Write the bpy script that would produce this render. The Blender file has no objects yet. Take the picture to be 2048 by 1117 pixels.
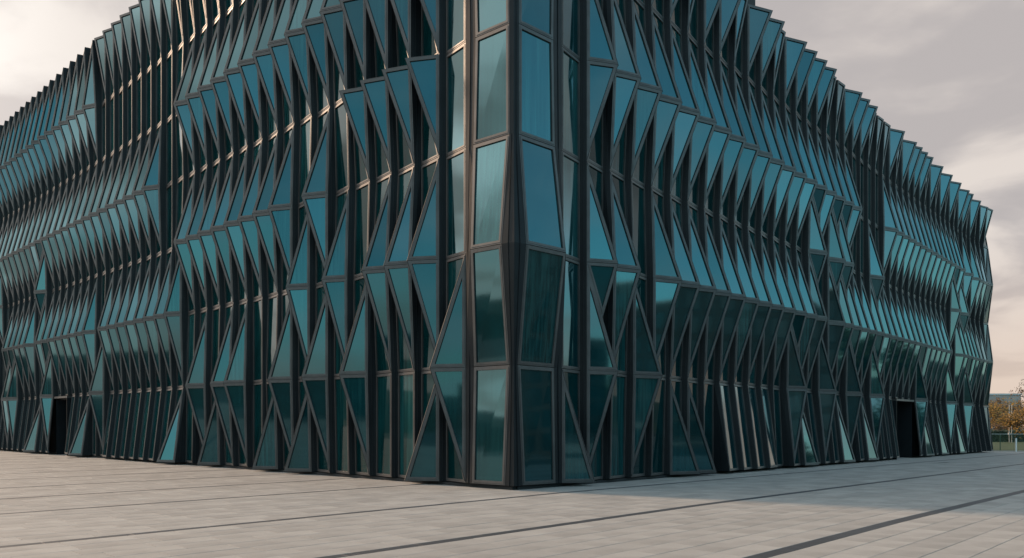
import bpy, math, random
from mathutils import Vector, Matrix, noise

random.seed(7)
scene = bpy.context.scene
COL = scene.collection
PI = math.pi

# ------------------------------------------------------------------ camera
cam_data = bpy.data.cameras.new('camera')
cam = bpy.data.objects.new('camera', cam_data)
COL.objects.link(cam)
cam.location = (0, 0, 2.1)
cam.rotation_euler = (PI / 2, 0, 0)
cam_data.sensor_width = 36.0
cam_data.lens = 36.0 * 1554.33 / 2048.0
cam_data.shift_y = (848.1 - 558.5) / 2048.0
cam_data.clip_start = 0.1
cam_data.clip_end = 3000
scene.camera = cam

# ------------------------------------------------------------------ light
SUN_EL = math.radians(30)
SUN_H = Vector((-0.88, 0.475, 0)).normalized()          # where the sun stands (horizontal)
SUN_DIR = (SUN_H * math.cos(SUN_EL) + Vector((0, 0, math.sin(SUN_EL)))).normalized()

sun_data = bpy.data.lights.new('sun', 'SUN')
sun_data.energy = 3.9
sun_data.color = (1.0, 0.69, 0.46)
sun_data.angle = math.radians(7.0)
sun = bpy.data.objects.new('sun', sun_data)
COL.objects.link(sun)
sun.rotation_euler = SUN_DIR.to_track_quat('Z', 'Y').to_euler()
sun.location = (-60, 30, 40)

world = bpy.data.worlds.new('World')
scene.world = world
world.use_nodes = True
wn, wl = world.node_tree.nodes, world.node_tree.links
wn.clear()


def N(nodes, typ, **kw):
    n = nodes.new(typ)
    for k, v in kw.items():
        setattr(n, k, v)
    return n


def wmath(op, a, b=None, c=None):
    n = N(wn, 'ShaderNodeMath', operation=op)
    for i, v in enumerate((a, b, c)):
        if v is None:
            continue
        if isinstance(v, (int, float)):
            n.inputs[i].default_value = v
        else:
            wl.new(v, n.inputs[i])
    return n.outputs[0]


def wmix(fac, a, b):
    n = N(wn, 'ShaderNodeMix', data_type='RGBA')
    if isinstance(fac, (int, float)):
        n.inputs[0].default_value = fac
    else:
        wl.new(fac, n.inputs[0])
    for i, v in ((6, a), (7, b)):
        if isinstance(v, tuple):
            n.inputs[i].default_value = (*v, 1)
        else:
            wl.new(v, n.inputs[i])
    return n.outputs[2]


def wrange(v, a, b, c=0.0, d=1.0):
    n = N(wn, 'ShaderNodeMapRange', interpolation_type='SMOOTHSTEP')
    wl.new(v, n.inputs[0])
    for i, x in enumerate((a, b, c, d)):
        n.inputs[1 + i].default_value = x
    return n.outputs[0]


sky = N(wn, 'ShaderNodeTexSky', sky_type='NISHITA')
sky.sun_disc = False
sky.sun_elevation = SUN_EL
sky.sun_rotation = math.atan2(SUN_H.x, SUN_H.y)
sky.air_density = 1.0
sky.dust_density = 0.6
sky.ozone_density = 3.0
tc = N(wn, 'ShaderNodeTexCoord')
sep = N(wn, 'ShaderNodeSeparateXYZ')
wl.new(tc.outputs['Generated'], sep.inputs[0])
dx, dy, dz = sep.outputs
zc = wmath('ADD', wmath('MAXIMUM', dz, 0.0), 0.22)
comb = N(wn, 'ShaderNodeCombineXYZ')
wl.new(wmath('DIVIDE', dx, zc), comb.inputs[0])
wl.new(wmath('DIVIDE', dy, zc), comb.inputs[1])


def wnoise(scale, detail, rough, off, dist=0.0):
    m = N(wn, 'ShaderNodeMapping')
    m.inputs['Location'].default_value = off
    wl.new(comb.outputs[0], m.inputs[0])
    n = N(wn, 'ShaderNodeTexNoise')
    n.inputs['Scale'].default_value = scale
    n.inputs['Detail'].default_value = detail
    n.inputs['Roughness'].default_value = rough
    n.inputs['Distortion'].default_value = dist
    wl.new(m.outputs[0], n.inputs['Vector'])
    return n.outputs[0]


n_shape = wnoise(0.55, 7, 0.5, (3.1, 1.7, 0), 0.3)
n_tone = wnoise(1.7, 9, 0.5, (5.3, 2.2, 2), 0.35)
# cosine to an added off-frame glow that brightens the pane reflections, and to the clearer half of the sky (away from the sun, to the right and behind)
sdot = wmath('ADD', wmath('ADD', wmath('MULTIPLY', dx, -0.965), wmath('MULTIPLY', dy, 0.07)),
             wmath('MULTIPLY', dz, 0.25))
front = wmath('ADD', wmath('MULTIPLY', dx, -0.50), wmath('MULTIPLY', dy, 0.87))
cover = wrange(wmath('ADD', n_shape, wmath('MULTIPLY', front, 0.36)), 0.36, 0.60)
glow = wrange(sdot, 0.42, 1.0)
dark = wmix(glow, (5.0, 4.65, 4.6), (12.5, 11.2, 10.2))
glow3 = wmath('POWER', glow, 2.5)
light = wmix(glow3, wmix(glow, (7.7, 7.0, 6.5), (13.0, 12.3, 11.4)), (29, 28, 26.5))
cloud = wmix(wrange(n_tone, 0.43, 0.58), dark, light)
hor = wrange(dz, 0.0, 0.22, 1.0, 0.0)
warm = wmix(glow, (7.6, 5.9, 4.7), (14, 11.8, 9.8))
cloud = wmix(wmath('MULTIPLY', hor, 0.75), cloud, warm)
skyc = N(wn, 'ShaderNodeMix', data_type='RGBA', blend_type='MULTIPLY')
skyc.inputs[0].default_value = 1.0
wl.new(sky.outputs[0], skyc.inputs[6])
skyc.inputs[7].default_value = (2.1, 3.65, 2.85, 1)
thin = wmath('ADD', wmath('MULTIPLY', wrange(n_tone, 0.42, 0.66), 0.5), 0.08)
clear = wmix(wmath('MULTIPLY', hor, 0.6), wmix(thin, skyc.outputs[2], (13.5, 14.5, 15.5)), (8.5, 9.6, 10.2))
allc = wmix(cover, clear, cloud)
bg = N(wn, 'ShaderNodeBackground')
bg.inputs['Strength'].default_value = 0.1
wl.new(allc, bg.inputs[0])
wo = N(wn, 'ShaderNodeOutputWorld')
wl.new(bg.outputs[0], wo.inputs[0])

scene.view_settings.view_transform = 'Standard'
scene.view_settings.look = 'None'
scene.view_settings.exposure = 0.0
scene.view_settings.gamma = 1.0
scene.view_settings.use_curve_mapping = False
scene.render.engine = 'CYCLES'
scene.cycles.max_bounces = 7
scene.cycles.glossy_bounces = 5


# ------------------------------------------------------------------ materials
def mat(name, color, rough=0.5, metal=0.0, var=0.0, scale=4.0, bump=0.0, bscale=40.0, spec=0.5,
        ior=1.5, tint=None, col2=None, detail=5, stretch=None, coord='Object', island=0.0):
    m = bpy.data.materials.new(name)
    m.use_nodes = True
    nd, ln = m.node_tree.nodes, m.node_tree.links
    b = nd['Principled BSDF']
    b.inputs['Base Color'].default_value = (*color, 1)
    b.inputs['Roughness'].default_value = rough
    b.inputs['Metallic'].default_value = metal
    b.inputs['Specular IOR Level'].default_value = spec
    b.inputs['IOR'].default_value = ior
    if tint:
        b.inputs['Specular Tint'].default_value = (*tint, 1)
    src = None
    if var or bump:
        tcn = N(nd, 'ShaderNodeTexCoord')
        src = tcn.outputs[coord]
        if coord == 'World':
            pass
        if stretch:
            mp = N(nd, 'ShaderNodeMapping')
            mp.inputs['Scale'].default_value = stretch
            ln.new(src, mp.inputs[0])
            src = mp.outputs[0]
    out = None
    if var:
        nz = N(nd, 'ShaderNodeTexNoise')
        nz.inputs['Scale'].default_value = scale
        nz.inputs['Detail'].default_value = detail
        nz.inputs['Roughness'].default_value = 0.6
        ln.new(src, nz.inputs['Vector'])
        mr = N(nd, 'ShaderNodeMapRange')
        mr.inputs[1].default_value = 0.3
        mr.inputs[2].default_value = 0.7
        ln.new(nz.outputs[0], mr.inputs[0])
        mx = N(nd, 'ShaderNodeMix', data_type='RGBA')
        c2 = col2 or tuple(c * (1 - var) for c in color)
        c1 = color if col2 else tuple(c * (1 + var) for c in color)
        mx.inputs[6].default_value = (*c1, 1)
        mx.inputs[7].default_value = (*c2, 1)
        ln.new(mr.outputs[0], mx.inputs[0])
        out = mx.outputs[2]
        rr = N(nd, 'ShaderNodeMapRange')
        rr.inputs[3].default_value = max(0.0, rough - 0.08)
        rr.inputs[4].default_value = min(1.0, rough + 0.08)
        ln.new(nz.outputs[0], rr.inputs[0])
        if rough > 0.15:
            ln.new(rr.outputs[0], b.inputs['Roughness'])
    if island:
        ge = N(nd, 'ShaderNodeNewGeometry')
        oi = N(nd, 'ShaderNodeObjectInfo')
        ad = N(nd, 'ShaderNodeMath', operation='ADD')
        ln.new(ge.outputs['Random Per Island'], ad.inputs[0])
        ln.new(oi.outputs['Random'], ad.inputs[1])
        fr = N(nd, 'ShaderNodeMath', operation='FRACT')
        ln.new(ad.outputs[0], fr.inputs[0])
        r2 = N(nd, 'ShaderNodeMapRange')
        r2.inputs[3].default_value = 1 - island
        r2.inputs[4].default_value = 1 + island
        ln.new(fr.outputs[0], r2.inputs[0])
        vm = N(nd, 'ShaderNodeVectorMath', operation='SCALE')
        if out is None:
            vm.inputs[0].default_value = color
        else:
            ln.new(out, vm.inputs[0])
        ln.new(r2.outputs[0], vm.inputs['Scale'])
        out = vm.outputs[0]
    if out is not None:
        ln.new(out, b.inputs['Base Color'])
    if bump:
        nb = N(nd, 'ShaderNodeTexNoise')
        nb.inputs['Scale'].default_value = bscale
        nb.inputs['Detail'].default_value = 4
        ln.new(src, nb.inputs['Vector'])
        bp = N(nd, 'ShaderNodeBump')
        bp.inputs['Strength'].default_value = bump
        bp.inputs['Distance'].default_value = 0.02
        ln.new(nb.outputs[0], bp.inputs['Height'])
        ln.new(bp.outputs[0], b.inputs['Normal'])
    return m


M_FRAME = mat('frame_metal', (0.068, 0.064, 0.063), 0.45, 0.35, var=0.22, scale=1.3, bump=0.05, bscale=90, spec=0.4)
M_FIN = mat('fin_metal', (0.008, 0.010, 0.012), 0.5, 0.0, var=0.2, scale=1.1, bump=0.04, bscale=60, spec=0.18)
M_CORE = mat('recess_black', (0.008, 0.009, 0.010), 0.8)
M_GLASS = mat('teal_glass', (0.001, 0.022, 0.026), 0.045, 0.0, var=0.35, scale=0.6, bump=0.03, bscale=0.9,
              ior=1.98, tint=(0.22, 0.86, 1.0))


def enrich_glass(m):
    nd, ln = m.node_tree.nodes, m.node_tree.links
    b = nd['Principled BSDF']
    ge = N(nd, 'ShaderNodeNewGeometry')
    oi = N(nd, 'ShaderNodeObjectInfo')
    ad = N(nd, 'ShaderNodeMath', operation='ADD')
    ln.new(ge.outputs['Random Per Island'], ad.inputs[0])
    ln.new(oi.outputs['Random'], ad.inputs[1])
    fr = N(nd, 'ShaderNodeMath', operation='FRACT')
    ln.new(ad.outputs[0], fr.inputs[0])
    mr = N(nd, 'ShaderNodeMapRange')
    mr.inputs[3].default_value = 0.62
    mr.inputs[4].default_value = 1.0
    ln.new(fr.outputs[0], mr.inputs[0])
    vm = N(nd, 'ShaderNodeVectorMath', operation='SCALE')
    vm.inputs[0].default_value = (0.46, 0.90, 1.0)
    ln.new(mr.outputs[0], vm.inputs['Scale'])
    ln.new(vm.outputs[0], b.inputs['Specular Tint'])
    # behind some panes hang pale vertical blinds, faint through the dark glass
    tcn = N(nd, 'ShaderNodeTexCoord')
    mp = N(nd, 'ShaderNodeMapping')
    mp.inputs['Scale'].default_value = (9.0, 9.0, 0.25)
    ln.new(tcn.outputs['Object'], mp.inputs[0])
    nz = N(nd, 'ShaderNodeTexNoise')
    nz.inputs['Scale'].default_value = 1.0
    nz.inputs['Detail'].default_value = 2
    ln.new(mp.outputs[0], nz.inputs['Vector'])
    r1 = N(nd, 'ShaderNodeMapRange')
    r1.inputs[1].default_value = 0.35
    r1.inputs[2].default_value = 0.65
    ln.new(nz.outputs[0], r1.inputs[0])
    f2 = N(nd, 'ShaderNodeMath', operation='MULTIPLY')
    f2.inputs[1].default_value = 7.13
    ln.new(fr.outputs[0], f2.inputs[0])
    f3 = N(nd, 'ShaderNodeMath', operation='FRACT')
    ln.new(f2.outputs[0], f3.inputs[0])
    gt = N(nd, 'ShaderNodeMapRange')
    gt.inputs[1].default_value = 0.68
    gt.inputs[2].default_value = 0.95
    ln.new(f3.outputs[0], gt.inputs[0])
    ml = N(nd, 'ShaderNodeMath', operation='MULTIPLY')
    ln.new(r1.outputs[0], ml.inputs[0])
    ln.new(gt.outputs[0], ml.inputs[1])
    old = b.inputs['Base Color'].links[0].from_socket
    mx = N(nd, 'ShaderNodeMix', data_type='RGBA')
    ln.new(ml.outputs[0], mx.inputs[0])
    ln.new(old, mx.inputs[6])
    mx.inputs[7].default_value = (0.012, 0.060, 0.062, 1)
    ln.new(mx.outputs[2], b.inputs['Base Color'])


enrich_glass(M_GLASS)
# side lights and flat panes: same glass, dark reflections put into the material
M_SIDE = mat('side_glass_dark_reflection', (0.001, 0.020, 0.022), 0.04, 0.0, var=0.35, scale=0.6, bump=0.03, bscale=0.9,
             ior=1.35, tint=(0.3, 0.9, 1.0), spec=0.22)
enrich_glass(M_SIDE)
M_STONE = mat('paving_granite', (0.285, 0.267, 0.247), 0.75, var=0.17, scale=0.9, bump=0.3, bscale=120, island=0.09)
M_STONE_FAR = mat('paving_granite_far', (0.285, 0.267, 0.247), 0.75, var=0.07, scale=0.5)
M_JOINT = mat('joint_sand', (0.035, 0.032, 0.03), 0.95, var=0.2, scale=6)
M_STRIPE = mat('dark_granite', (0.036, 0.040, 0.046), 0.6, var=0.15, scale=3, bump=0.2, bscale=120, island=0.10)


# ------------------------------------------------------------------ mesh helpers
class MB:
    def __init__(self):
        self.v, self.f, self.m = [], [], []

    def face(self, pts, mi=0):
        i = len(self.v)
        self.v += [tuple(p) for p in pts]
        self.f.append(tuple(range(i, i + len(pts))))
        self.m.append(mi)

    def hull(self, verts, faces, mi=0):
        i = len(self.v)
        self.v += [tuple(p) for p in verts]
        for f in faces:
            self.f.append(tuple(i + k for k in f))
            self.m.append(mi)

    def box(self, x0, x1, y0, y1, z0, z1, mi=0, M=None):
        vs = [Vector((x, y, z)) for z in (z0, z1) for y in (y0, y1) for x in (x0, x1)]
        if M is not None:
            vs = [M @ v for v in vs]
        self.hull(vs, [(0, 2, 3, 1), (4, 5, 7, 6), (0, 1, 5, 4), (2, 6, 7, 3), (0, 4, 6, 2), (1, 3, 7, 5)], mi)

    def tube(self, a, b, r0, r1, n=8, mi=0):
        a, b = Vector(a), Vector(b)
        d = (b - a).normalized()
        u = d.orthogonal().normalized()
        w = d.cross(u)
        vs = []
        for p, r in ((a, r0), (b, r1)):
            for k in range(n):
                an = 2 * PI * k / n
                vs.append(p + (u * math.cos(an) + w * math.sin(an)) * r)
        fs = [(k, (k + 1) % n, n + (k + 1) % n, n + k) for k in range(n)]
        fs += [tuple(reversed(range(n))), tuple(range(n, 2 * n))]
        self.hull(vs, fs, mi)

    def build(self, name, mats, parent=None, org=None):
        me = bpy.data.meshes.new(name)
        vs = self.v if org is None else [tuple(Vector(p) - org) for p in self.v]
        me.from_pydata(vs, [], self.f)
        for m in (mats if isinstance(mats, (list, tuple)) else [mats]):
            me.materials.append(m)
        me.polygons.foreach_set('material_index', self.m)
        me.update()
        o = bpy.data.objects.new(name, me)
        COL.objects.link(o)
        if org is not None:
            o.location = org
        if parent is not None:
            o.parent = parent
            if parent.parent is None or True:
                o.matrix_parent_inverse = Matrix.Translation(world_loc(parent)).inverted()
        return o


def world_loc(o):
    # everything here is only translated, and children are given world positions
    return o['_w'] if '_w' in o else o.location.copy()


def tag(o, label=None, cat=None, group=None, kind=None):
    if label:
        o['label'] = label
    if cat:
        o['category'] = cat
    if group:
        o['group'] = group
    if kind:
        o['kind'] = kind
    return o


def empty(name, loc=(0, 0, 0)):
    o = bpy.data.objects.new(name, None)
    COL.objects.link(o)
    o.location = loc
    return o


# ------------------------------------------------------------------ site geometry
YAW = math.radians(47.44)
DL = Vector((-math.sin(YAW), math.cos(YAW), 0))       # along the left facade
DR = Vector((math.cos(YAW), math.sin(YAW), 0))        # along the right facade
CORNER = Vector((0.051, 24.668, 0))
HS = [0.13, 3.978, 7.764, 11.3, 14.813, 18.294, 21.717, 25.78]
EYE = 2.1


def gz(p):
    """the plaza falls gently away along the right-hand facade"""
    u = (Vector((p[0], p[1], 0)) - CORNER).dot(DR)
    return -0.0078 * min(max(u, 0.0), 68.0)


def zlev(side, k, t):
    z = HS[k]
    if side == 'L' and k == 7:
        z -= 0.12 + 0.14 * min(max((t - 34.0) / 10.0, 0.0), 1.0)
    if side == 'R':
        if k == 0:
            z -= 0.0078 * min(t, 68)
        elif k == 1:
            z -= 0.0040 * min(t, 68)
    return z


def P(side, t, d, z):
    if side == 'L':
        q = CORNER + DL * t - DR * d
    else:
        q = CORNER + DR * t - DL * d
    return Vector((q.x, q.y, z))


def px(p):
    return 1024 + 1554.33 * p[0] / p[1], 848.1 - 1554.33 * (p[2] - EYE) / p[1]


# ------------------------------------------------------------------ facade states, read level by level
LW, LT0 = 1.3024, 3.2716
RW, RT0 = 1.3789, 3.5549


def rng(*a):
    s = set()
    for x in a:
        if isinstance(x, tuple):
            s |= set(range(x[0], x[1] + 1))
        else:
            s.add(x)
    return s


OUT = {
    'L': {0: rng(0, 6, 8, 12, 15, 25, 32), 1: rng(-1, 3, 5, 7, 10, 11, 13, 23, 30, 36, 37, 40, 43),
          2: rng(0, 1, 2, 4, 6, (15, 22), (24, 31), (33, 37), 41, 42), 3: rng(5, (7, 14), 31, 39),
          4: rng((0, 3), (17, 46)), 5: rng((0, 14)), 6: rng((24, 46)), 7: rng((16, 23))},
    'R': {0: rng(-1, 4, 5, 13, 17, 20, 29, 32, 36), 1: rng(0, 2, 12, 15, 18, 21, 28, 34, 38),
          2: rng(0, 1, (3, 14), (16, 33), (36, 42)), 3: rng(14, 16, 17, 21, 35, 37),
          4: rng((0, 18), (23, 36), 38, 40, 41, 42), 5: rng(),
          6: rng(3, 4, 6, 7, 9, 10, (12, 15), (18, 20), 24, 26, 27, 28, 29, 31, 33, 35, 37, 38, 40, 42)}}
HALF = {'L': {}, 'R': {6: rng(0, 1, 2, 5, 8, 11, 16, 17, 21, 22, 23, 25, 30, 32, 34, 36, 39, 41, 43)}}
LEDGE = {('L', 4): rng((0, 3))}                       # the panel above does not follow the one below
RED = 0.2                                             # how proud the near edge of every window stands


def near(side, k, j):
    """(t, d) of the edge nearer the corner"""
    t = (LT0 + LW * j) if side == 'L' else (RT0 + RW * j)
    d = RED
    if k == 0:
        if side == 'L' and j >= 14:
            d += {14: 0.15, 23: 0.1, 24: 0.1}.get(j, 0.45)
        if side == 'R' and j >= 7:
            d += {11: 0.2, 18: 0.3}.get(j, 0.5)
    top = 7 if side == 'L' else 6
    if k == top:
        if j not in OUT[side][k] and j >= 3:
            d = 0.36 if j in HALF[side].get(k, ()) else 0.5
    elif 0 < k and (j in OUT[side][k] or (j - 1) in OUT[side][k]):
        run = (j in OUT[side][k]) and (j - 1) in OUT[side][k]
        d += 0.0 if j <= 0 else (0.17 if run else 0.09)
    if side == 'R' and j >= 41:
        d += 0.12 * (j - 40) * (1 if k % 2 == 0 else 0.6)
    return t, d


def far(side, k, j, upper=False):
    """(t, d) of the edge farther from the corner; upper = seen by the row above the level"""
    w = LW if side == 'L' else RW
    t, dn = near(side, k, j)
    t += w
    if upper and (side, k) in LEDGE and j in LEDGE[(side, k)]:
        return t - 0.10, 0.0
    if side == 'R' and j == 43:
        return t - 0.05, (0.95 if k % 2 == 0 else 0.55)
    if j in OUT[side][k]:
        if side == 'R':
            return t - max(0.0, 0.34 - 0.09 * max(j, 0)), 0.82 + (0.08 if k == 0 and j >= 7 else 0)
        amp = 0.50 if k == 7 else 0.82
        if k == 6:
            amp = min(0.98, 0.74 + (j - 24) * 0.04)
        return t - (0.26 if k == 7 else 0.20 if k != 2 else 0.32), amp + (0.3 if k == 0 and j >= 14 else 0)
    if j in HALF[side].get(k, ()):
        return t - (0.62 if side == 'L' else 0.35), 0.38 if side == 'L' else 0.42
    return t - 0.10, (0.2 if (k == 7 and side == 'L') else 0.45 if (k == 6 and side == 'R') else max(0.0, dn - RED))


CB = {  # corner bay, (near t, near d, far t, far d) per level
    'L': [(0.22, 0.16, 1.66, 0.24), (0.09, 0.08, 1.62, 0.18), (0.12, 0.42, 1.44, 0.52), (0.09, 0.09, 1.64, 0.19),
          (0.09, 0.10, 1.56, 0.17), (0.09, 0.10, 1.66, 0.17), (0.09, 0.10, 1.66, 0.17), (0.09, 0.10, 1.66, 0.17)],
    'R': [(0.24, 0.16, 1.82, 0.24), (0.09, 0.08, 1.80, 0.18), (0.12, 0.42, 1.96, 0.56), (0.11, 0.12, 1.78, 0.24),
          (0.11, 0.12, 1.70, 0.24), (0.11, 0.12, 1.80, 0.2), (0.11, 0.12, 1.80, 0.2), (0.11, 0.12, 1.8, 0.2)]}


# ------------------------------------------------------------------ window units
FW = 0.108       # width of a frame bar
GAP = 0.011      # half joint between neighbouring frames


def inset(poly, dist):
    n = len(poly)
    nrm = (poly[1] - poly[0]).cross(poly[2] - poly[0]).normalized()
    out = []
    for i in range(n):
        a, b, c = poly[i - 1], poly[i], poly[(i + 1) % n]
        e1, e2 = (b - a).normalized(), (c - b).normalized()
        n1, n2 = nrm.cross(e1), nrm.cross(e2)
        den = 1 + n1.dot(n2)
        if den < 0.05:
            den = 0.05
        out.append(b + (n1 + n2) * (dist / den))
    return out, nrm


def panel(fr, panes, poly, outward, fw=FW, side=0):
    """frame ring (into fr) and glass (list panes) for a flat 3- or 4-sided unit"""
    n = len(poly)
    nrm = (poly[1] - poly[0]).cross(poly[2] - poly[0])
    if nrm.dot(outward) < 0:
        poly = list(reversed(poly))
    p0, nrm = inset(poly, GAP)
    p1, _ = inset(poly, fw)
    p2 = [q - nrm * 0.045 for q in p1]
    pb = [q - nrm * 0.085 for q in p0]
    # a shallow step on the bar, like a pressure plate with a cap
    m0, _ = inset(poly, GAP + 0.045)
    m0u = [q + nrm * 0.012 for q in m0]
    for i in range(n):
        k = (i + 1) % n
        fr.face([p0[i], p0[k], m0[k], m0[i]])
        fr.face([m0[i], m0[k], m0u[k], m0u[i]])
        fr.face([m0u[i], m0u[k], p1[k] + nrm * 0.012, p1[i] + nrm * 0.012])
        fr.face([p1[i] + nrm * 0.012, p1[k] + nrm * 0.012, p2[k], p2[i]])
        fr.face([pb[i], pb[k], p0[k], p0[i]])
    g, _ = inset(poly, fw - 0.006)
    # every pane sits with a tiny tilt of its own
    jit = random.uniform(-0.004, 0.004)
    gt = [q - nrm * (0.038 + jit * (i % 2)) for i, q in enumerate(g)]
    gb = [q - nrm * 0.062 for q in g]
    mb = MB()
    fs = [tuple(range(n)), tuple(reversed(range(n, 2 * n)))]
    fs += [(n + i, n + (i + 1) % n, (i + 1) % n, i) for i in range(n)]
    mb.hull(gt + gb, fs, side)
    panes.append(mb)


def strip(fr, a0, a1, b0, b1, outward, mi=1, ribs=True):
    """folded metal fin between two edges a (top a1, bottom a0) and b"""
    def q(s, z):
        lo = a0.lerp(b0, s)
        hi = a1.lerp(b1, s)
        return lo.lerp(hi, z)
    w = (a0 - b0).length + (a1 - b1).length
    fr.face([a0, b0, b1], mi)
    fr.face([a0, b1, a1], mi)
    if ribs and w > 0.3:
        nrm = (b0 - a0).cross(a1 - a0)
        if nrm.length < 1e-6:
            nrm = (b1 - a0).cross(a1 - a0)
        if nrm.length > 1e-6:
            nrm.normalize()
            if nrm.dot(outward) < 0:
                nrm = -nrm
            s0, s1 = 0.44, 0.52
            off = nrm * 0.022
            A, B, C_, D = q(s0, 0.0), q(s1, 0.0), q(s1, 1.0), q(s0, 1.0)
            fr.face([A + off, B + off, C_ + off, D + off], mi)
            fr.face([A, A + off, D + off, D], mi)
            fr.face([B + off, B, C_, C_ + off], mi)


def flap(fr, a, b, c, outward, mi):
    """thin triangular metal cheek closing the side, top or bottom of a fold"""
    n = (b - a).cross(c - a)
    if n.length < 1e-7:
        return
    n = n.normalized() * 0.006
    fr.face([a + n, b + n, c + n], mi)
    fr.face([c - n, b - n, a - n], mi)
    for p, q in ((a, b), (b, c), (c, a)):
        fr.face([p - n, q - n, q + n, p + n], mi)


building = empty('office_building', CORNER)
tag(building, 'four-square glass office building with folded teal windows in dark metal frames', 'building')

units = []       # (area, frame MB, pane MBs, centre)
ENTR = {'L': rng(28, 29), 'R': rng(25, 26, 27)}


def unit(side, A, B, Cc, D, state):
    """A far top, B near top, Cc near bottom, D far bottom"""
    outward = -DR if side == 'L' else -DL
    fr, panes = MB(), []
    if state == 'AC':
        panel(fr, panes, [A, B, Cc], outward)
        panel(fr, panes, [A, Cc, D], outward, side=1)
    elif state == 'BD':
        panel(fr, panes, [B, Cc, D], outward)
        panel(fr, panes, [A, B, D], outward, side=1)
    else:
        panel(fr, panes, [A, B, Cc, D], outward, side=1 if state == 'Q' else 0)
    return fr, panes


def nonplanar(A, B, Cc, D):
    n = (B - A).cross(D - A).normalized()
    return (Cc - A).dot(n)


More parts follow.
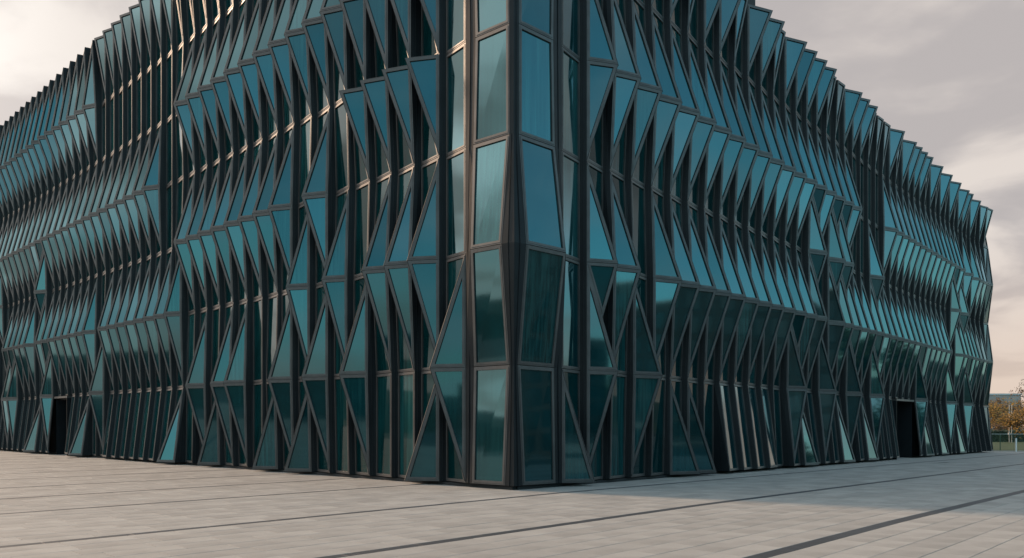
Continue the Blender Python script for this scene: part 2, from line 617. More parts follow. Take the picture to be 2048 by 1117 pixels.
for side, rows, jmax in (('L', 7, 44), ('R', 6, 43)):
    outward = -DR if side == 'L' else -DL
    for r in range(rows):
        # corner bay
        c0, c1 = CB[side][r], CB[side][r + 1]
        D_ = P(side, c0[2], c0[3], zlev(side, r, c0[2]))
        C_ = P(side, c0[0], c0[1], zlev(side, r, c0[0]))
        A_ = P(side, c1[2], c1[3], zlev(side, r + 1, c1[2]))
        B_ = P(side, c1[0], c1[1], zlev(side, r + 1, c1[0]))
        fr, panes = MB(), []
        panel(fr, panes, [A_, B_, C_, D_], outward, 0.13)
        # metal flank from the glazed bay to the corner line
        kk = (0.20, 0.05, 0.34, 0.05, 0.05, 0.05, 0.05, 0.05)
        e0, e1 = (0.13 if r == 0 else kk[r]), kk[r + 1]
        X0 = CORNER - (DL + DR) * (e0)
        X1 = CORNER - (DL + DR) * (e1)
        X0 = Vector((X0.x, X0.y, HS[r]))
        X1 = Vector((X1.x, X1.y, HS[r + 1]))
        strip(fr, C_, B_, X0, X1, outward, 1)
        units.append((side, r, -2, fr, panes, (A_ + B_ + C_ + D_) / 4))
        pf = (D_, A_)
        for j in range(-1, jmax + 1):
            nt, nd_ = near(side, r, j)
            Cc = P(side, nt, nd_, zlev(side, r, nt))
            nt, nd_ = near(side, r + 1, j)
            B = P(side, nt, nd_, zlev(side, r + 1, nt))
            ft, fd = far(side, r, j, upper=True)
            D = P(side, ft, fd, zlev(side, r, ft))
            ft, fd2 = far(side, r + 1, j)
            A = P(side, ft, fd2, zlev(side, r + 1, ft))
            if r == 0 and j in ENTR[side]:
                pf = (D, A)
                continue
            # the plane of the wall behind the folds
            _, ndt = near(side, r + 1, j)
            _, ndb = near(side, r, j)
            W_ = LW if side == 'L' else RW
            tin = near(side, 1, j)[0] + W_ - 0.10
            din_t = fd2 if j not in OUT[side][r + 1] and j not in HALF[side].get(r + 1, ()) else \
                (0.0 if r + 1 == (7 if side == 'L' else 6) else max(0.0, ndt - RED))
            din_b = fd if (j not in OUT[side][r] and j not in HALF[side].get(r, ())) or fd == 0.0 else \
                max(0.0, ndb - RED)
            Ai = P(side, tin, din_t, zlev(side, r + 1, tin))
            Di = P(side, tin, din_b, zlev(side, r, tin))
            top_out = fd2 > din_t + 0.1
            bot_out = fd > din_b + 0.1
            fr, panes = MB(), []
            if top_out and not bot_out:
                panel(fr, panes, [A, B, Cc], outward, 0.128)
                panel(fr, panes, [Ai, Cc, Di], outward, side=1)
                flap(fr, A, Ai, Cc, outward, 1)
                flap(fr, A, Ai, B, outward, 0)
            elif bot_out and not top_out:
                panel(fr, panes, [B, Cc, D], outward, 0.128)
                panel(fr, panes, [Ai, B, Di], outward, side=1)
                flap(fr, D, Di, B, outward, 1)
                flap(fr, D, Di, Cc, outward, 0)
                # cap along the raking edge, bevelled towards the far side
                T_ = DL if side == 'L' else DR
                e1, e2 = T_ * 0.10 - outward * 0.055, T_ * 0.10 - outward * 0.10
                B0 = B + (D - B) * 0.02
                fr.face([B0, D, D + e1, B0 + e1 * 0.75], 0)
                fr.face([B0 + e1 * 0.75, D + e1, D + e2, B0 + e2 * 0.75], 0)
                fr.face([D, D + e2, D + e1], 0)
            elif top_out and bot_out:
                if side == 'L' and r == 6:
                    if abs(nonplanar(A, B, Cc, D)) < 0.03:
                        panel(fr, panes, [A, B, Cc, D], outward)
                    else:
                        panel(fr, panes, [B, Cc, D], outward)
                        panel(fr, panes, [A, B, D], outward, side=1)
                    flap(fr, A, Ai, Di, outward, 1)
                    flap(fr, A, Di, D, outward, 1)
                else:
                    # two prows crossing: the lower one in front, the upper one dying into it
                    X = B.lerp(D, 0.52) - outward * 0.03
                    panel(fr, panes, [B, Cc, D], outward, 0.14)
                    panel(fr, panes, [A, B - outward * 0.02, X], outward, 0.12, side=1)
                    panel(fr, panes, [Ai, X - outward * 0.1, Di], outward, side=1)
                    flap(fr, A, Ai, X, outward, 1)
                    flap(fr, D, Di, X, outward, 1)
                flap(fr, A, Ai, B, outward, 0)
            else:
                if abs(nonplanar(A, B, Cc, D)) < 0.03:
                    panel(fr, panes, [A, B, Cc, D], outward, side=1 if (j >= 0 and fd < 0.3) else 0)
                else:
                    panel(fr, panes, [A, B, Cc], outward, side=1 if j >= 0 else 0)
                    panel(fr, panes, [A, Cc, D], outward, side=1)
            A, D = (Ai, Di) if not (top_out and bot_out) else (Ai, Di)
            if not (r == 0 and (j - 1) in ENTR[side]):
                strip(fr, Cc, B, pf[0], pf[1], outward, 1)
            # coping on the roof edge, soffit under the lowest row
            if r == rows - 1:
                inn = -outward * 0.5
                fr.face([A, B, B + inn, A + inn], 0)
            if r == 0:
                inn = -outward * 0.9
                fr.face([D, Cc, Cc + inn, D + inn], 1)
            units.append((side, r, j, fr, panes, (A + B + Cc + D) / 4))
            pf = (D, A)


def proj_area(mb):
    """pixels covered by a pane inside the frame"""
    best = 0.0
    vs = mb.v
    n = len(vs) // 2
    pts = [px(v) for v in vs[:n]]
    if any(v[1] < 1 for v in vs[:n]):
        return 0
    a = 0
    for i in range(n):
        x0, y0 = pts[i - 1]
        x1, y1 = pts[i]
        a += x0 * y1 - x1 * y0
    cx = sum(p[0] for p in pts) / n
    cy = sum(p[1] for p in pts) / n
    if not (-20 < cx < 2068 and -30 < cy < 1147):
        return 0
    return abs(a) / 2


scored = sorted(((sum(proj_area(m) for m in u[4]), i) for i, u in enumerate(units)), reverse=True)
single = {i for s, i in scored[:300]}
rest_f, rest_g = MB(), MB()


def merge(dst, src):
    o = len(dst.v)
    dst.v += src.v
    dst.f += [tuple(o + k for k in f) for f in src.f]
    dst.m += src.m


for i, (side, r, j, fr, panes, cen) in enumerate(units):
    if i in single:
        w = fr.build('window', [M_FRAME, M_FIN], building, cen)
        w['_w'] = cen
        for pm in panes:
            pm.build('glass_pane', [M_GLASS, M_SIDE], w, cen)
    else:
        merge(rest_f, fr)
        for pm in panes:
            merge(rest_g, pm)
o = rest_f.build('window_frame', [M_FRAME, M_FIN], building)
tag(o, kind='stuff')
o = rest_g.build('window_glass', [M_GLASS, M_SIDE], building)
tag(o, kind='stuff')

# body behind the windows: two wings meeting at the corner
core = MB()


def wing(side, t1, ztop, d, depth, tstart):
    a = P(side, tstart, d, 0)
    b = P(side, t1, d, 0)
    c = P(side, t1, d - depth, 0)
    e = P(side, tstart, d - depth, 0)
    zb = -1.2
    vs = [Vector((q.x, q.y, zb)) for q in (a, b, c, e)] + [Vector((q.x, q.y, ztop)) for q in (a, b, c, e)]
    core.hull(vs, [(0, 1, 2, 3), (4, 7, 6, 5), (0, 4, 5, 1), (1, 5, 6, 2), (2, 6, 7, 3), (3, 7, 4, 0)])


def wing_gap(side, t1, ztop, gapj, W, T0):
    """wing body with the entrance bay left open on the ground floor"""
    g0, g1 = T0 + W * min(gapj) - 0.05, T0 + W * (max(gapj) + 1) - 0.05
    z1 = HS[1] - 0.25
    d = -0.12
    wing(side, t1, ztop, d - 2.2, 20.0, 2.4)
    for ta, tb, za, zb_ in ((0.12, g0, -1.2, ztop), (g1, t1, -1.2, ztop), (g0, g1, z1, ztop)):
        a, b = P(side, ta, d, 0), P(side, tb, d, 0)
        c, e = P(side, tb, d - 2.3, 0), P(side, ta, d - 2.3, 0)
        vs = [Vector((q.x, q.y, za)) for q in (a, b, c, e)] + [Vector((q.x, q.y, zb_)) for q in (a, b, c, e)]
        core.hull(vs, [(0, 1, 2, 3), (4, 7, 6, 5), (0, 4, 5, 1), (1, 5, 6, 2), (2, 6, 7, 3), (3, 7, 4, 0)])


wing_gap('L', LT0 + LW * 45, 25.4, ENTR['L'], LW, LT0)
wing_gap('R', RT0 + RW * 44, 21.65, ENTR['R'], RW, RT0)
for side, L_ in (('L', LT0 + LW * 45), ('R', RT0 + RW * 44)):
    W, T0 = (LW, LT0) if side == 'L' else (RW, RT0)
    g0, g1 = T0 + W * min(ENTR[side]), T0 + W * (max(ENTR[side]) + 1) - 0.08
    for ta, tb in ((0.0 if side == 'L' else 0.13, g0), (g1, L_)):
        vs = []
        for t in (ta, tb):
            zb = gz(P(side, t, 0, 0))
            for d in (-0.115, 0.06 if side == 'L' else 0.055):
                for z in (zb - 0.4, zlev(side, 0, t) - 0.025):
                    vs.append(P(side, t, d, z))
        core.hull(vs, [(0, 1, 3, 2), (4, 6, 7, 5), (0, 4, 5, 1), (2, 3, 7, 6), (1, 5, 7, 3), (0, 2, 6, 4)])
core.build('wall', M_CORE, building)

# dark entrances: lintel, jambs and double doors set back
for side, W, T0 in (('L', LW, LT0), ('R', RW, RT0)):
    g0, g1 = T0 + W * min(ENTR[side]) - 0.02, T0 + W * (max(ENTR[side]) + 1) - 0.12
    z1 = zlev(side, 1, g0)
    zb = gz(P(side, (g0 + g1) / 2, 0, 0)) + 0.0
    e = MB()

    def pb(t0, t1, d0, d1, z0, z1_, mi=0):
        vs = [P(side, t, d, z) for z in (z0, z1_) for d in (d0, d1) for t in (t0, t1)]
        e.hull(vs, [(0, 2, 3, 1), (4, 5, 7, 6), (0, 1, 5, 4), (2, 6, 7, 3), (0, 4, 6, 2), (1, 3, 7, 5)], mi)
    pb(g0, g1, -0.10, 0.28, z1 - 0.16, z1 - 0.03)
    pb(g0 - 0.05, g0, -1.6, 0.30, zb, z1 - 0.165, 1)
    pb(g1, g1 + 0.05, -1.6, 0.12, zb, z1 - 0.165, 1)
    e.build('door_surround', [M_FRAME, M_FIN], building)
    e = MB()
    gm = (g0 + g1) / 2
    for a, b in ((g0 + 0.04, gm - 0.02), (gm + 0.02, g1 - 0.04)):
        e = MB()
        pb(a, a + 0.09, -1.56, -1.48, zb + 0.03, z1 - 0.6)
        pb(b - 0.09, b, -1.56, -1.48, zb + 0.03, z1 - 0.6)
        pb(a + 0.09, b - 0.09, -1.56, -1.48, z1 - 0.72, z1 - 0.6)
        pb(a + 0.09, b - 0.09, -1.56, -1.48, zb + 0.03, zb + 0.2)
        dd = e.build('door', M_FIN, building)
        e = MB()
        pb(a + 0.092, b - 0.092, -1.53, -1.51, zb + 0.202, z1 - 0.722)
        dd['_w'] = Vector((0, 0, 0))
        gp = e.build('door_glass', M_GLASS, dd)
        gp.matrix_parent_inverse = Matrix.Identity(4)
        e = MB()
        tt = b - 0.16 if b < gm else a + 0.16
        pb(tt - 0.02, tt + 0.02, -1.45, -1.41, zb + 0.8, zb + 1.6)
        hd = e.build('door_handle', M_FRAME, dd)
        hd.matrix_parent_inverse = Matrix.Identity(4)
        dd.matrix_parent_inverse = Matrix.Translation(-building.location)

# ------------------------------------------------------------------ ground
g = MB()
B_ = 900
# one sheet out to the horizon, following the fall of the plaza (strips across the DR direction)
us = [-B_, 0, 68, B_]
base_v = []
for u in us:
    for v in (-B_, B_):
        q = CORNER + DR * u - DL * v
        base_v.append(Vector((q.x, q.y, -0.0078 * min(max(u, 0), 68) - 0.05)))
g.hull(base_v, [(0, 2, 3, 1), (2, 4, 5, 3), (4, 6, 7, 5)])
ground = g.build('ground', M_JOINT)
tag(ground, kind='structure')

PA = math.radians(45.6)
PU = Vector((math.cos(PA), math.sin(PA), 0))
PV = Vector((math.sin(PA), -math.cos(PA), 0))
STR = [3.9, -1.0, -5.8, -10.6, -15.5, -21.15, -25.4, -29.65, -34.1, -38.0, -42.0, -45.8, -49.4, -53.2, -57.0, -61, -65, -69, -73, -77]
SWD = {0: .28, 1: .28, 2: .28, 3: .25, 4: .21, 5: .20, 6: .21, 7: .21}


def inside_building(p, m=0.0):
    q = p - CORNER
    return q.dot(DR) > -m - 0.0 and q.dot(DL) > -m


def visible(p, m=60):
    if p.y < 3.5:
        return False
    x, y = px(Vector((p.x, p.y, gz(p))))
    return -m * 3 < x < 2048 + m * 3 and y < 1117 + m * 3


plaza = empty('plaza_paving', (0, 0, 0))
tag(plaza, kind='structure')


def gpt(u, v, dzz=0.0):
    q = PU * u + PV * v
    return Vector((q.x, q.y, gz(q) + dzz))


def stone_mb(mb, u0, u1, v0, v1, top, thick=0.045, ch=0.004):
    t = [gpt(u0 + ch, v0 + ch, top), gpt(u1 - ch, v0 + ch, top), gpt(u1 - ch, v1 - ch, top), gpt(u0 + ch, v1 - ch, top)]
    m_ = [gpt(u0, v0, top - ch), gpt(u1, v0, top - ch), gpt(u1, v1, top - ch), gpt(u0, v1, top - ch)]
    b = [gpt(u0, v0, -thick), gpt(u1, v0, -thick), gpt(u1, v1, -thick), gpt(u0, v1, -thick)]
    mb.hull(t + m_ + b, [(3, 2, 1, 0)[::-1]] + [(4 + i, 4 + (i + 1) % 4, (i + 1) % 4, i) for i in range(4)]
            + [(8 + i, 8 + (i + 1) % 4, 4 + (i + 1) % 4, 4 + i) for i in range(4)])


rs = random.Random(3)
stones, bands = [], []
FARV = -78.0
for si in range(len(STR) - 1):
    va, vb = STR[si + 1], STR[si]
    wa, wb = SWD.get(si + 1, 0.21), SWD.get(si, 0.21)
    lo, hi = va + wa / 2, vb - wb / 2
    n = max(1, round((hi - lo) / 0.56))
    cw = (hi - lo) / n
    if va < FARV:
        continue
    for c in range(n):
        v0, v1 = lo + c * cw, lo + (c + 1) * cw
        L = rs.choice((0.95, 1.15, 1.3))
        u = -75 + rs.random() * L
        while u < 105:
            Lu = L * rs.choice((1, 1, 1, 0.75, 1.25))
            cen = gpt(u + Lu / 2, (v0 + v1) / 2)
            if -46 < cen.x < 56 and 3.6 < cen.y and not inside_building(cen, -0.9):
                d = cen.y
                # beyond ~45 m the joints no longer show: long slabs instead
                if d < 48:
                    gp_ = 0.006
                    stones.append((d, u + gp_, u + Lu - gp_, v0 + gp_, v1 - gp_, rs.uniform(-0.0015, 0.0015)))
            u += Lu
    # far run of the course as long slabs
for si, v in enumerate(STR):
    w = SWD.get(si, 0.21)
    u = -80.0
    while u < 110:
        Lu = 1.5 if v > -16 else 4.0
        cen = gpt(u + Lu / 2, v)
        if -90 < cen.x < 100 and -20 < cen.y < 74 and not inside_building(cen, -0.9):
            bands.append((cen.y, u + 0.003, u + Lu - 0.003, v - w / 2 + 0.003, v + w / 2 - 0.003, 0.0))
        u += Lu


def pix(s):
    c = gpt((s[1] + s[2]) / 2, (s[3] + s[4]) / 2)
    x, y = px(c)
    if not (-40 < x < 2088 and y < 1140):
        return 1e9
    return s[0]


stones.sort(key=pix)
bands.sort(key=pix)
for lst, nm, m_, cap in ((stones, 'paving_stone', M_STONE, 300), (bands, 'dark_band_stone', M_STRIPE, 150)):
    rest = MB()
    for i, s in enumerate(lst):
        if i < cap:
            mb = MB()
            c = gpt((s[1] + s[2]) / 2, (s[3] + s[4]) / 2)
            stone_mb(mb, s[1], s[2], s[3], s[4], s[5])
            mb.build(nm, m_, plaza, c)
        else:
            stone_mb(rest, s[1], s[2], s[3], s[4], s[5])
    if rest.v:
        o = rest.build(nm + 's', m_, plaza)
        tag(o, kind='stuff')

# beyond 48 m (and behind the camera) the joints are too fine to see: one plain sheet of the same stone
def sheet(mb, x0, x1, y0, y1, dz, step=4.0):
    nx, ny = int(math.ceil((x1 - x0) / step)), int(math.ceil((y1 - y0) / step))
    vs = []
    for j in range(ny + 1):
        for i in range(nx + 1):
            x, y = min(x0 + i * step, x1), min(y0 + j * step, y1)
            vs.append(Vector((x, y, gz((x, y)) + dz)))
    fs_ = [(j * (nx + 1) + i, j * (nx + 1) + i + 1, (j + 1) * (nx + 1) + i + 1, (j + 1) * (nx + 1) + i)
           for j in range(ny) for i in range(nx)]
    mb.hull(vs, fs_)


fs = MB()
sheet(fs, -84, 60, 48, 74, -0.004)
sheet(fs, -84, 60, -16, 3.9, -0.004, 4)
sheet(fs, -84, -45.6, 3.9, 48, -0.004, 4)
sheet(fs, 55.6, 60, 3.9, 48, -0.004, 4)
far_pave = fs.build('plaza_paving_far', M_STONE_FAR)
tag(far_pave, kind='structure')
M_ASPH_ADDED = mat('asphalt_added', (0.042, 0.043, 0.045), 0.85, var=0.25, scale=0.7, bump=0.3, bscale=60)  # unseen dark ground round the plaza, added to darken the glass reflections
fs = MB()
sheet(fs, -200, -84.2, -200, 160, -0.02, 8)
sheet(fs, -84.2, -60.2, -200, -16.2, -0.02, 8)
sheet(fs, 60.2, 200, -200, 73.8, -0.02, 8)
sheet(fs, -60.2, 60.2, -200, -16.2, -0.02, 8)
road_added = fs.build('road_added', M_ASPH_ADDED)  # unseen dark ground, added to darken the glass reflections
tag(road_added, kind='structure')
fs = MB()
for a, b, c, d in ((-84.2, -84, -16.2, 74), (60, 60.2, -16.2, 74), (-84, 60, -16.2, -16)):
    fs.box(a, b, c, d, -0.9, gz((a, d)) + 0.05)
ek = fs.build('plaza_edge_kerb', M_JOINT)
tag(ek, kind='structure')

M_GRASS = mat('lawn_grass', (0.038, 0.058, 0.018), 0.9, var=0.3, scale=0.6, bump=0.4, bscale=8)
M_KERB = mat('kerb_stone', (0.30, 0.29, 0.27), 0.8, var=0.1, scale=2)
fs = MB()
sheet(fs, -160, 260, 74.35, 140, 0.03, 8)
lawn = fs.build('lawn', M_GRASS)
tag(lawn, kind='structure')
fs = MB()
for k in range(60):
    x0 = 20 + k * 2.0
    fs.box(x0 + 0.005, x0 + 1.995, 74.0, 74.34, gz((x0, 74)) - 0.2, gz((x0, 74)) + 0.06)
kb = fs.build('kerb', M_KERB)
tag(kb, kind='structure')

# ------------------------------------------------------------------ beyond the right end of the building
M_CONC = mat('render_grey', (0.30, 0.265, 0.245), 0.85, var=0.1, scale=0.5)
M_ROOFE = mat('roof_edge', (0.45, 0.44, 0.43), 0.6)
M_WIN = mat('far_window_glass', (0.02, 0.03, 0.035), 0.1, ior=1.8)
M_BARK = mat('bark', (0.07, 0.055, 0.042), 0.9, var=0.3, scale=5, bump=0.4, bscale=20)
M_GALV = mat('galvanised_steel', (0.42, 0.42, 0.41), 0.5, 0.5, var=0.1, scale=8)
M_WHITE = mat('white_paint', (0.72, 0.71, 0.68), 0.5, var=0.06, scale=10)
M_GREEN = mat('green_powder_coat', (0.02, 0.075, 0.055), 0.5, 0.2, var=0.1, scale=6)


def leafmat(name, c, c2):
    m = mat(name, c, 0.7, var=0.3, scale=0.9, col2=c2, island=0.35)
    b = m.node_tree.nodes['Principled BSDF']
    b.inputs['Subsurface Weight'].default_value = 0.0
    return m


M_LY = leafmat('yellow_leaves', (0.24, 0.125, 0.008), (0.13, 0.07, 0.006))
M_LO = leafmat('rust_leaves', (0.125, 0.058, 0.018), (0.07, 0.042, 0.016))
M_LB = leafmat('brown_leaves', (0.09, 0.05, 0.028), (0.055, 0.034, 0.02))
M_LG = leafmat('green_leaves', (0.045, 0.07, 0.02), (0.03, 0.05, 0.015))


def tree(name, x, y, h, rad, leafm, label, group=None, n=2600, ls=0.22, gap=0.35, seed=1, base=0.25, cat='tree'):
    rr = random.Random(seed)
    z0 = gz((x, y))
    root = empty(name, (x, y, z0))
    tag(root, label, cat, group)
    tb = MB()
    top = Vector((x + rr.uniform(-.3, .3), y, z0 + h * 0.62))
    b0 = Vector((x, y, z0 - 0.1))
    fork = b0.lerp(top, 0.4)
    tb.tube(b0, fork, h * 0.022, h * 0.016)
    tb.tube(fork, top, h * 0.016, h * 0.006)
    limbs = []
    for k in range(11):
        s = rr.uniform(0.3, 0.95)
        a = b0.lerp(top, s)
        an = k * 2.4 + rr.uniform(-.4, .4)
        e_ = Vector((x + math.cos(an) * rad * 0.75 * rr.uniform(.6, 1), y + math.sin(an) * rad * 0.75 * rr.uniform(.6, 1),
                     z0 + h * (base + (1 - base) * rr.uniform(0.35, 0.95))))
        mid = a.lerp(e_, 0.5) + Vector((0, 0, -h * 0.03))
        tb.tube(a, mid, h * 0.008, h * 0.005, 6)
        tb.tube(mid, e_, h * 0.005, h * 0.002, 6)
        limbs.append(e_)
        for q in range(3):
            e2 = e_ + Vector((rr.uniform(-1, 1), rr.uniform(-1, 1), rr.uniform(-.3, 1))) * rad * 0.35
            tb.tube(mid.lerp(e_, 0.6), e2, h * 0.003, h * 0.001, 5)
            limbs.append(e2)
    tr = tb.build('trunk', M_BARK, root, root.location.copy())
    lb = MB()
    cz = z0 + h * (base + 1) / 2
    ch = h * (1 - base) / 2
    blobs = []
    for e_ in limbs:
        blobs.append((e_, rad * rr.uniform(0.18, 0.38)))
    for k in range(14):
        th, ph = rr.uniform(0, 2 * PI), math.acos(rr.uniform(-0.8, 1))
        rq = rr.uniform(.3, .85)
        blobs.append((Vector((x + rad * rq * math.sin(ph) * math.cos(th), y + rad * rq * math.sin(ph) * math.sin(th),
                              cz + ch * rq * math.cos(ph))), rad * rr.uniform(0.2, 0.42)))
    for k in range(n):
        c, br = rr.choice(blobs)
        d_ = Vector((rr.gauss(0, 1), rr.gauss(0, 1), rr.gauss(0, .8)))
        p = c + d_.normalized() * br * rr.uniform(0.2, 1.1)
        if noise.noise(p * (1.6 / rad)) < -gap:
            continue
        u = Vector((rr.gauss(0, 1), rr.gauss(0, 1), rr.gauss(0, .6))).normalized()
        w = u.orthogonal().normalized()
        s = ls * rr.uniform(.6, 1.3)
        lb.face([p - u * s, p + w * s * .5, p + u * s, p - w * s * .5])
    cr = lb.build('crown', leafm, root, root.location.copy())
    return root


def at(xp, Y):
    return (xp - 1024) * Y / 1554.33


tree('autumn_tree', at(2066, 104), 104, 5.0, 3.4, M_LY, 'bright yellow autumn tree at the right edge behind the green fence',
     'autumn trees behind the sports lawn', n=5200, ls=0.16, seed=4, base=0.18)
tree('autumn_tree', at(1999, 128), 128, 6.2, 3.6, M_LO, 'rust brown bushy tree half hidden by the end of the glass building',
     'autumn trees behind the sports lawn', n=4200, ls=0.15, seed=9, base=0.05)
tree('autumn_tree', at(2030, 132), 132, 6.7, 3.0, M_LB, 'thin nearly bare brown tree between the rusty and the yellow tree',
     'autumn trees behind the sports lawn', n=1800, ls=0.12, seed=11, base=0.08, gap=0.1)
tree('autumn_tree', at(2014, 122), 122, 4.2, 2.9, M_LO, 'low orange shrub-like tree in front of the grey flat-roofed building',
     'autumn trees behind the sports lawn', n=3000, ls=0.14, seed=21, base=0.02)
tree('autumn_tree', at(2072, 90), 90, 7.6, 2.2, M_LO, 'tall thin tree, only a few leaves showing at the right edge against the sky',
     'autumn trees behind the sports lawn', n=1500, ls=0.12, seed=31, base=0.45)
tree('autumn_tree', at(1975, 118), 118, 5.0, 3.4, M_LY, 'small golden tree mostly hidden behind the end of the glass building',
     'autumn trees behind the sports lawn', n=2500, ls=0.15, seed=23, base=0.1)


def house(name, x0, x1, y0, y1, h, label, wm, nwx, nwz, face='y', group=None, wh=1.5, ww=1.2, fm=None):
    fm = fm or M_FIN
    """flat-roofed block with window openings on the sides one can see or see reflected"""
    zb = gz(((x0 + x1) / 2, (y0 + y1) / 2)) - 0.3
    root = empty(name, ((x0 + x1) / 2, (y0 + y1) / 2, zb))
    tag(root, label, 'building', group)
    loc = root.location.copy()
    w = MB()
    w.box(x0, x1, y0, y1, zb, zb + h)
    w.build('wall', wm, root, loc)
    r = MB()
    r.box(x0 - .15, x1 + .15, y0 - .15, y1 + .15, zb + h + 0.002, zb + h + .35)
    r.build('roof', M_ROOFE, root, loc)
    first = None

    def win(cx_, cy_, cz_, ax):
        nonlocal first
        f = MB()
        a, b_ = ww / 2, wh / 2
        t = 0.08
        if ax == 'y':
            def bx(xa, xb, za, zb_, d0, d1, m_=0):
                f.box(cx_ + xa, cx_ + xb, cy_ + min(d0, d1), cy_ + max(d0, d1), cz_ + za, cz_ + zb_, m_)
        else:
            def bx(xa, xb, za, zb_, d0, d1, m_=0):
                f.box(cx_ + min(d0, d1), cx_ + max(d0, d1), cy_ + xa, cy_ + xb, cz_ + za, cz_ + zb_, m_)
        for q in ((-a - t, -a, -b_ - t, b_ + t), (a, a + t, -b_ - t, b_ + t), (-a, a, b_, b_ + t), (-a, a, -b_ - t, -b_)):
            bx(*q, -0.06, 0.06)
        bx(-a, a, -b_, b_, -0.03, 0.03, 1)
        f.build('window', [fm, M_WIN], root, loc)
    for k in range(nwz):
        z = zb + 1.9 + k * (h - 1.2) / nwz
        for i in range(nwx):
            f_ = (i + 0.5) / nwx
            if 'y' in face:
                win(x0 + (x1 - x0) * f_, y0, z, 'y')
            if 'Y' in face:
                win(x0 + (x1 - x0) * f_, y1, z, 'y')
            if 'x' in face:
                win(x0, y0 + (y1 - y0) * f_, z, 'x')
            if 'X' in face:
                win(x1, y0 + (y1 - y0) * f_, z, 'x')
    return root


house('flat_roofed_building', at(1950, 180), at(2042, 180), 180, 196, 9.6,
      'low grey flat-roofed building with small windows behind the autumn trees', M_CONC, 5, 2, 'y')

# hedge, fence, floodlight poles, white marker post
M_HEDGE = leafmat('hedge_leaves', (0.025, 0.045, 0.018), (0.015, 0.03, 0.012))
hb = MB()
rr = random.Random(5)
zf = gz((50, 100))
for k in range(5200):
    x = rr.uniform(66, 86)
    p = Vector((x, 112 + rr.uniform(-0.5, 0.5), zf + rr.uniform(0, 1.75) + 0.15 * noise.noise(Vector((x, 0, 0)))))
    u = Vector((rr.gauss(0, 1), rr.gauss(0, 1), rr.gauss(0, 1))).normalized()
    w = u.orthogonal().normalized()
    s = 0.16
    hb.face([p - u * s, p + w * s * .6, p + u * s, p - w * s * .6])
hb.box(66, 86, 111.75, 112.25, zf - 0.1, zf + 1.5)
hd = hb.build('hedge', M_HEDGE, None, Vector((76, 112, zf)))
tag(hd, 'long dark green clipped hedge across the back of the lawn', 'hedge')

FY = 76.5
fx0, fx1 = 40.0, 62.0
zf = gz((50, FY))
fence = empty('mesh_fence', (51, FY, zf))
tag(fence, 'green wire mesh fence along the near edge of the lawn', 'fence')
fl = fence.location.copy()
for k in range(9):
    x = fx0 + 0.4 + k * 2.55
    mb = MB()
    mb.box(x - .03, x + .03, FY - .03, FY + .03, zf - 0.1, zf + 1.66)
    mb.build('fence_post', M_GREEN, fence, fl)
mb = MB()
mb.box(fx0, fx1, FY - .046, FY - .032, zf + 1.60, zf + 1.65)
mb.build('top_rail', M_GALV, fence, fl)
mb = MB()
x = fx0
while x < fx1:
    mb.box(x - .003, x + .003, FY + .032, FY + .038, zf + .05, zf + 1.6)
    x += 0.06
z = 0.1
while z < 1.6:
    mb.box(fx0, fx1, FY + .039, FY + .045, zf + z - .003, zf + z + .003)
    z += 0.15
o = mb.build('wire_mesh', M_GREEN, fence, fl)
tag(o, kind='stuff')

zb = gz((47.5, 73.2))
post = empty('marker_post', (at(2032, 73), 73, zb))
tag(post, 'short white round marker post at the end of the plaza', 'bollard')
pl = post.location.copy()
mb = MB()
mb.tube(pl + Vector((0, 0, -.1)), pl + Vector((0, 0, 1.22)), .075, .075, 14)
mb.build('shaft', M_WHITE, post, pl)
mb = MB()
mb.tube(pl + Vector((0, 0, 1.221)), pl + Vector((0, 0, 1.29)), .085, .06, 14)
mb.build('cap', M_GALV, post, pl)

for xq, lab, hh in ((2018.5, 'left of two slim grey floodlight poles on the lawn, carrying the lamp', 5.3),
                    (2023.5, 'right of two slim grey floodlight poles on the lawn, bare top', 5.2)):
    X = at(xq, 108)
    z = gz((X, 108))
    pr = empty('lamp_pole', (X, 108, z))
    tag(pr, lab, 'lamp pole', 'slim poles on the lawn')
    l0 = pr.location.copy()
    mb = MB()
    mb.tube(l0, l0 + Vector((0, 0, hh)), .055, .04, 8)
    mb.build('pole', M_GALV, pr, l0)
    if hh > 5.25:
        mb = MB()
        mb.box(X - .05, X + .35, 107.85, 108.1, z + 3.6, z + 3.85)
        mb.build('lamp_head', M_WHITE, pr, l0)
        mb = MB()
        mb.box(X - .12, X + .12, 107.88, 108.12, z + 1.1, z + 1.4)
        mb.build('control_box', M_GALV, pr, l0)

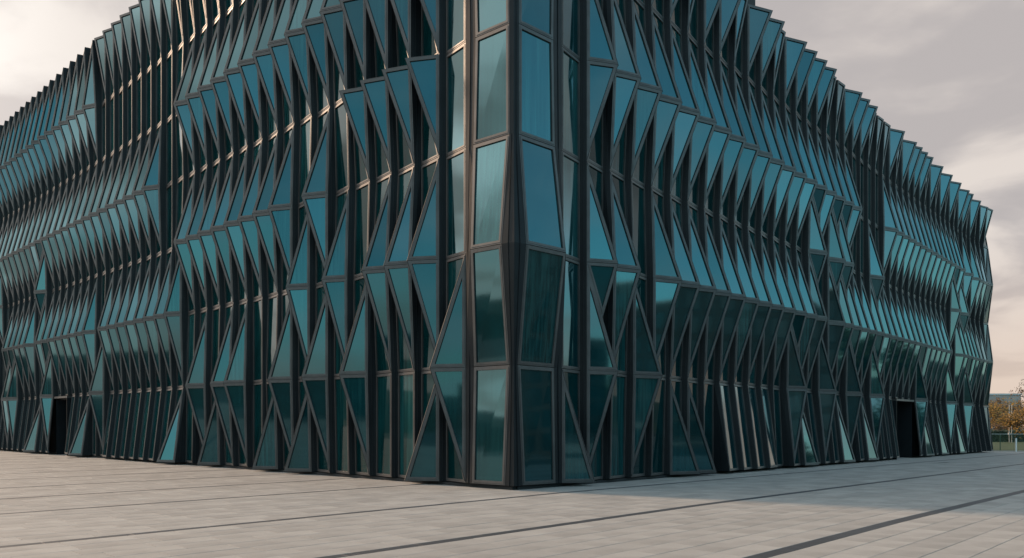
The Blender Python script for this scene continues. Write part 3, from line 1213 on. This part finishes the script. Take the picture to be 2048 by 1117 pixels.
# ------------------------------------------------------------------ the town round the plaza, seen only in the glass
M_BR = mat('dark_brick', (0.06, 0.052, 0.048), 0.9, var=0.2, scale=1.2)
M_CR = mat('pale_render', (0.16, 0.15, 0.14), 0.9, var=0.1, scale=0.6)
M_GR = mat('grey_cladding', (0.06, 0.065, 0.07), 0.6, var=0.1, scale=0.6)
house('brick_building', -95, -72, -62, -30, 9, 'dark brick block across the plaza to the left, behind the camera', M_BR, 8, 3, 'X')
house('rendered_building', -60, -22, -88, -72, 9, 'pale rendered block behind the camera on the left', M_CR, 12, 3, 'Y', ww=1.6)
house('clad_building', -8, 34, -86, -70, 17, 'grey clad office block straight behind the camera', M_GR, 18, 5, 'Y', ww=1.7, wh=2.2)
house('long_brick_building', 84, 100, -52, 30, 21, 'long dark brick block across the plaza to the right', M_BR, 26, 6, 'x', ww=2.1, wh=2.3)
house('corner_building', 50, 82, -84, -66, 18, 'grey clad block at the far right corner of the plaza behind the camera', M_GR, 14, 5, 'Y', ww=1.6, wh=2.0)
tl = [(80, -58, 11, 'R'), (86, 38, 12, 'R'), (84, 48, 11, 'R')]
words = ['the tree nearest the dark brick block', 'the middle tree', 'the smallest tree']
for i, (x, y, h, s) in enumerate(tl):
    lab = words[i % 3] + (' of the row on the left of the plaza' if s == 'L' else ' of the row on the right of the plaza')
    if s == 'R':
        lab = ('tree beside the south end of the brick block', 'tallest tree', 'last tree')[i % 3] + ' on the right side of the plaza'
    tree('town_tree', x, y, h, 4.6, M_LG, lab, 'green trees across the plaza', n=5200, ls=0.36, seed=40 + i, base=0.12, gap=0.8)

# low dark hills on the horizon, outside the view but mirrored in the lower panes
hb = MB()
M_HILL = mat('wooded_hill', (0.022, 0.032, 0.016), 0.95, var=0.35, scale=0.05, bump=0.5, bscale=0.6)
nseg, prof = 150, ((170, -0.6, 0.0), (190, 0.55, 0.55), (215, 0.85, 0.85), (240, 1.0, 1.0), (330, 0.6, 0.6))
vs = []
for i in range(nseg + 1):
    an = math.radians(122) + math.radians(286) * i / nseg
    e = min(1.0, i / 12, (nseg - i) / 12)
    hgt = (12.0 + 5.0 * noise.noise(Vector((an * 2.2, 0, 3))) + 1.2 * noise.noise(Vector((an * 14, 5, 3)))) * e
    for rd, k0, k1 in prof:
        z = -0.6 if k1 == 0 else hgt * k1 + 0.8 * noise.noise(Vector((an * 30, rd, 1)))
        vs.append(Vector((math.cos(an) * rd, math.sin(an) * rd, z)))
npf = len(prof)
hb.hull(vs, [(i * npf + k, i * npf + k + 1, (i + 1) * npf + k + 1, (i + 1) * npf + k) for i in range(nseg) for k in range(npf - 1)])
hl = hb.build('hills', M_HILL)
tag(hl, kind='structure')
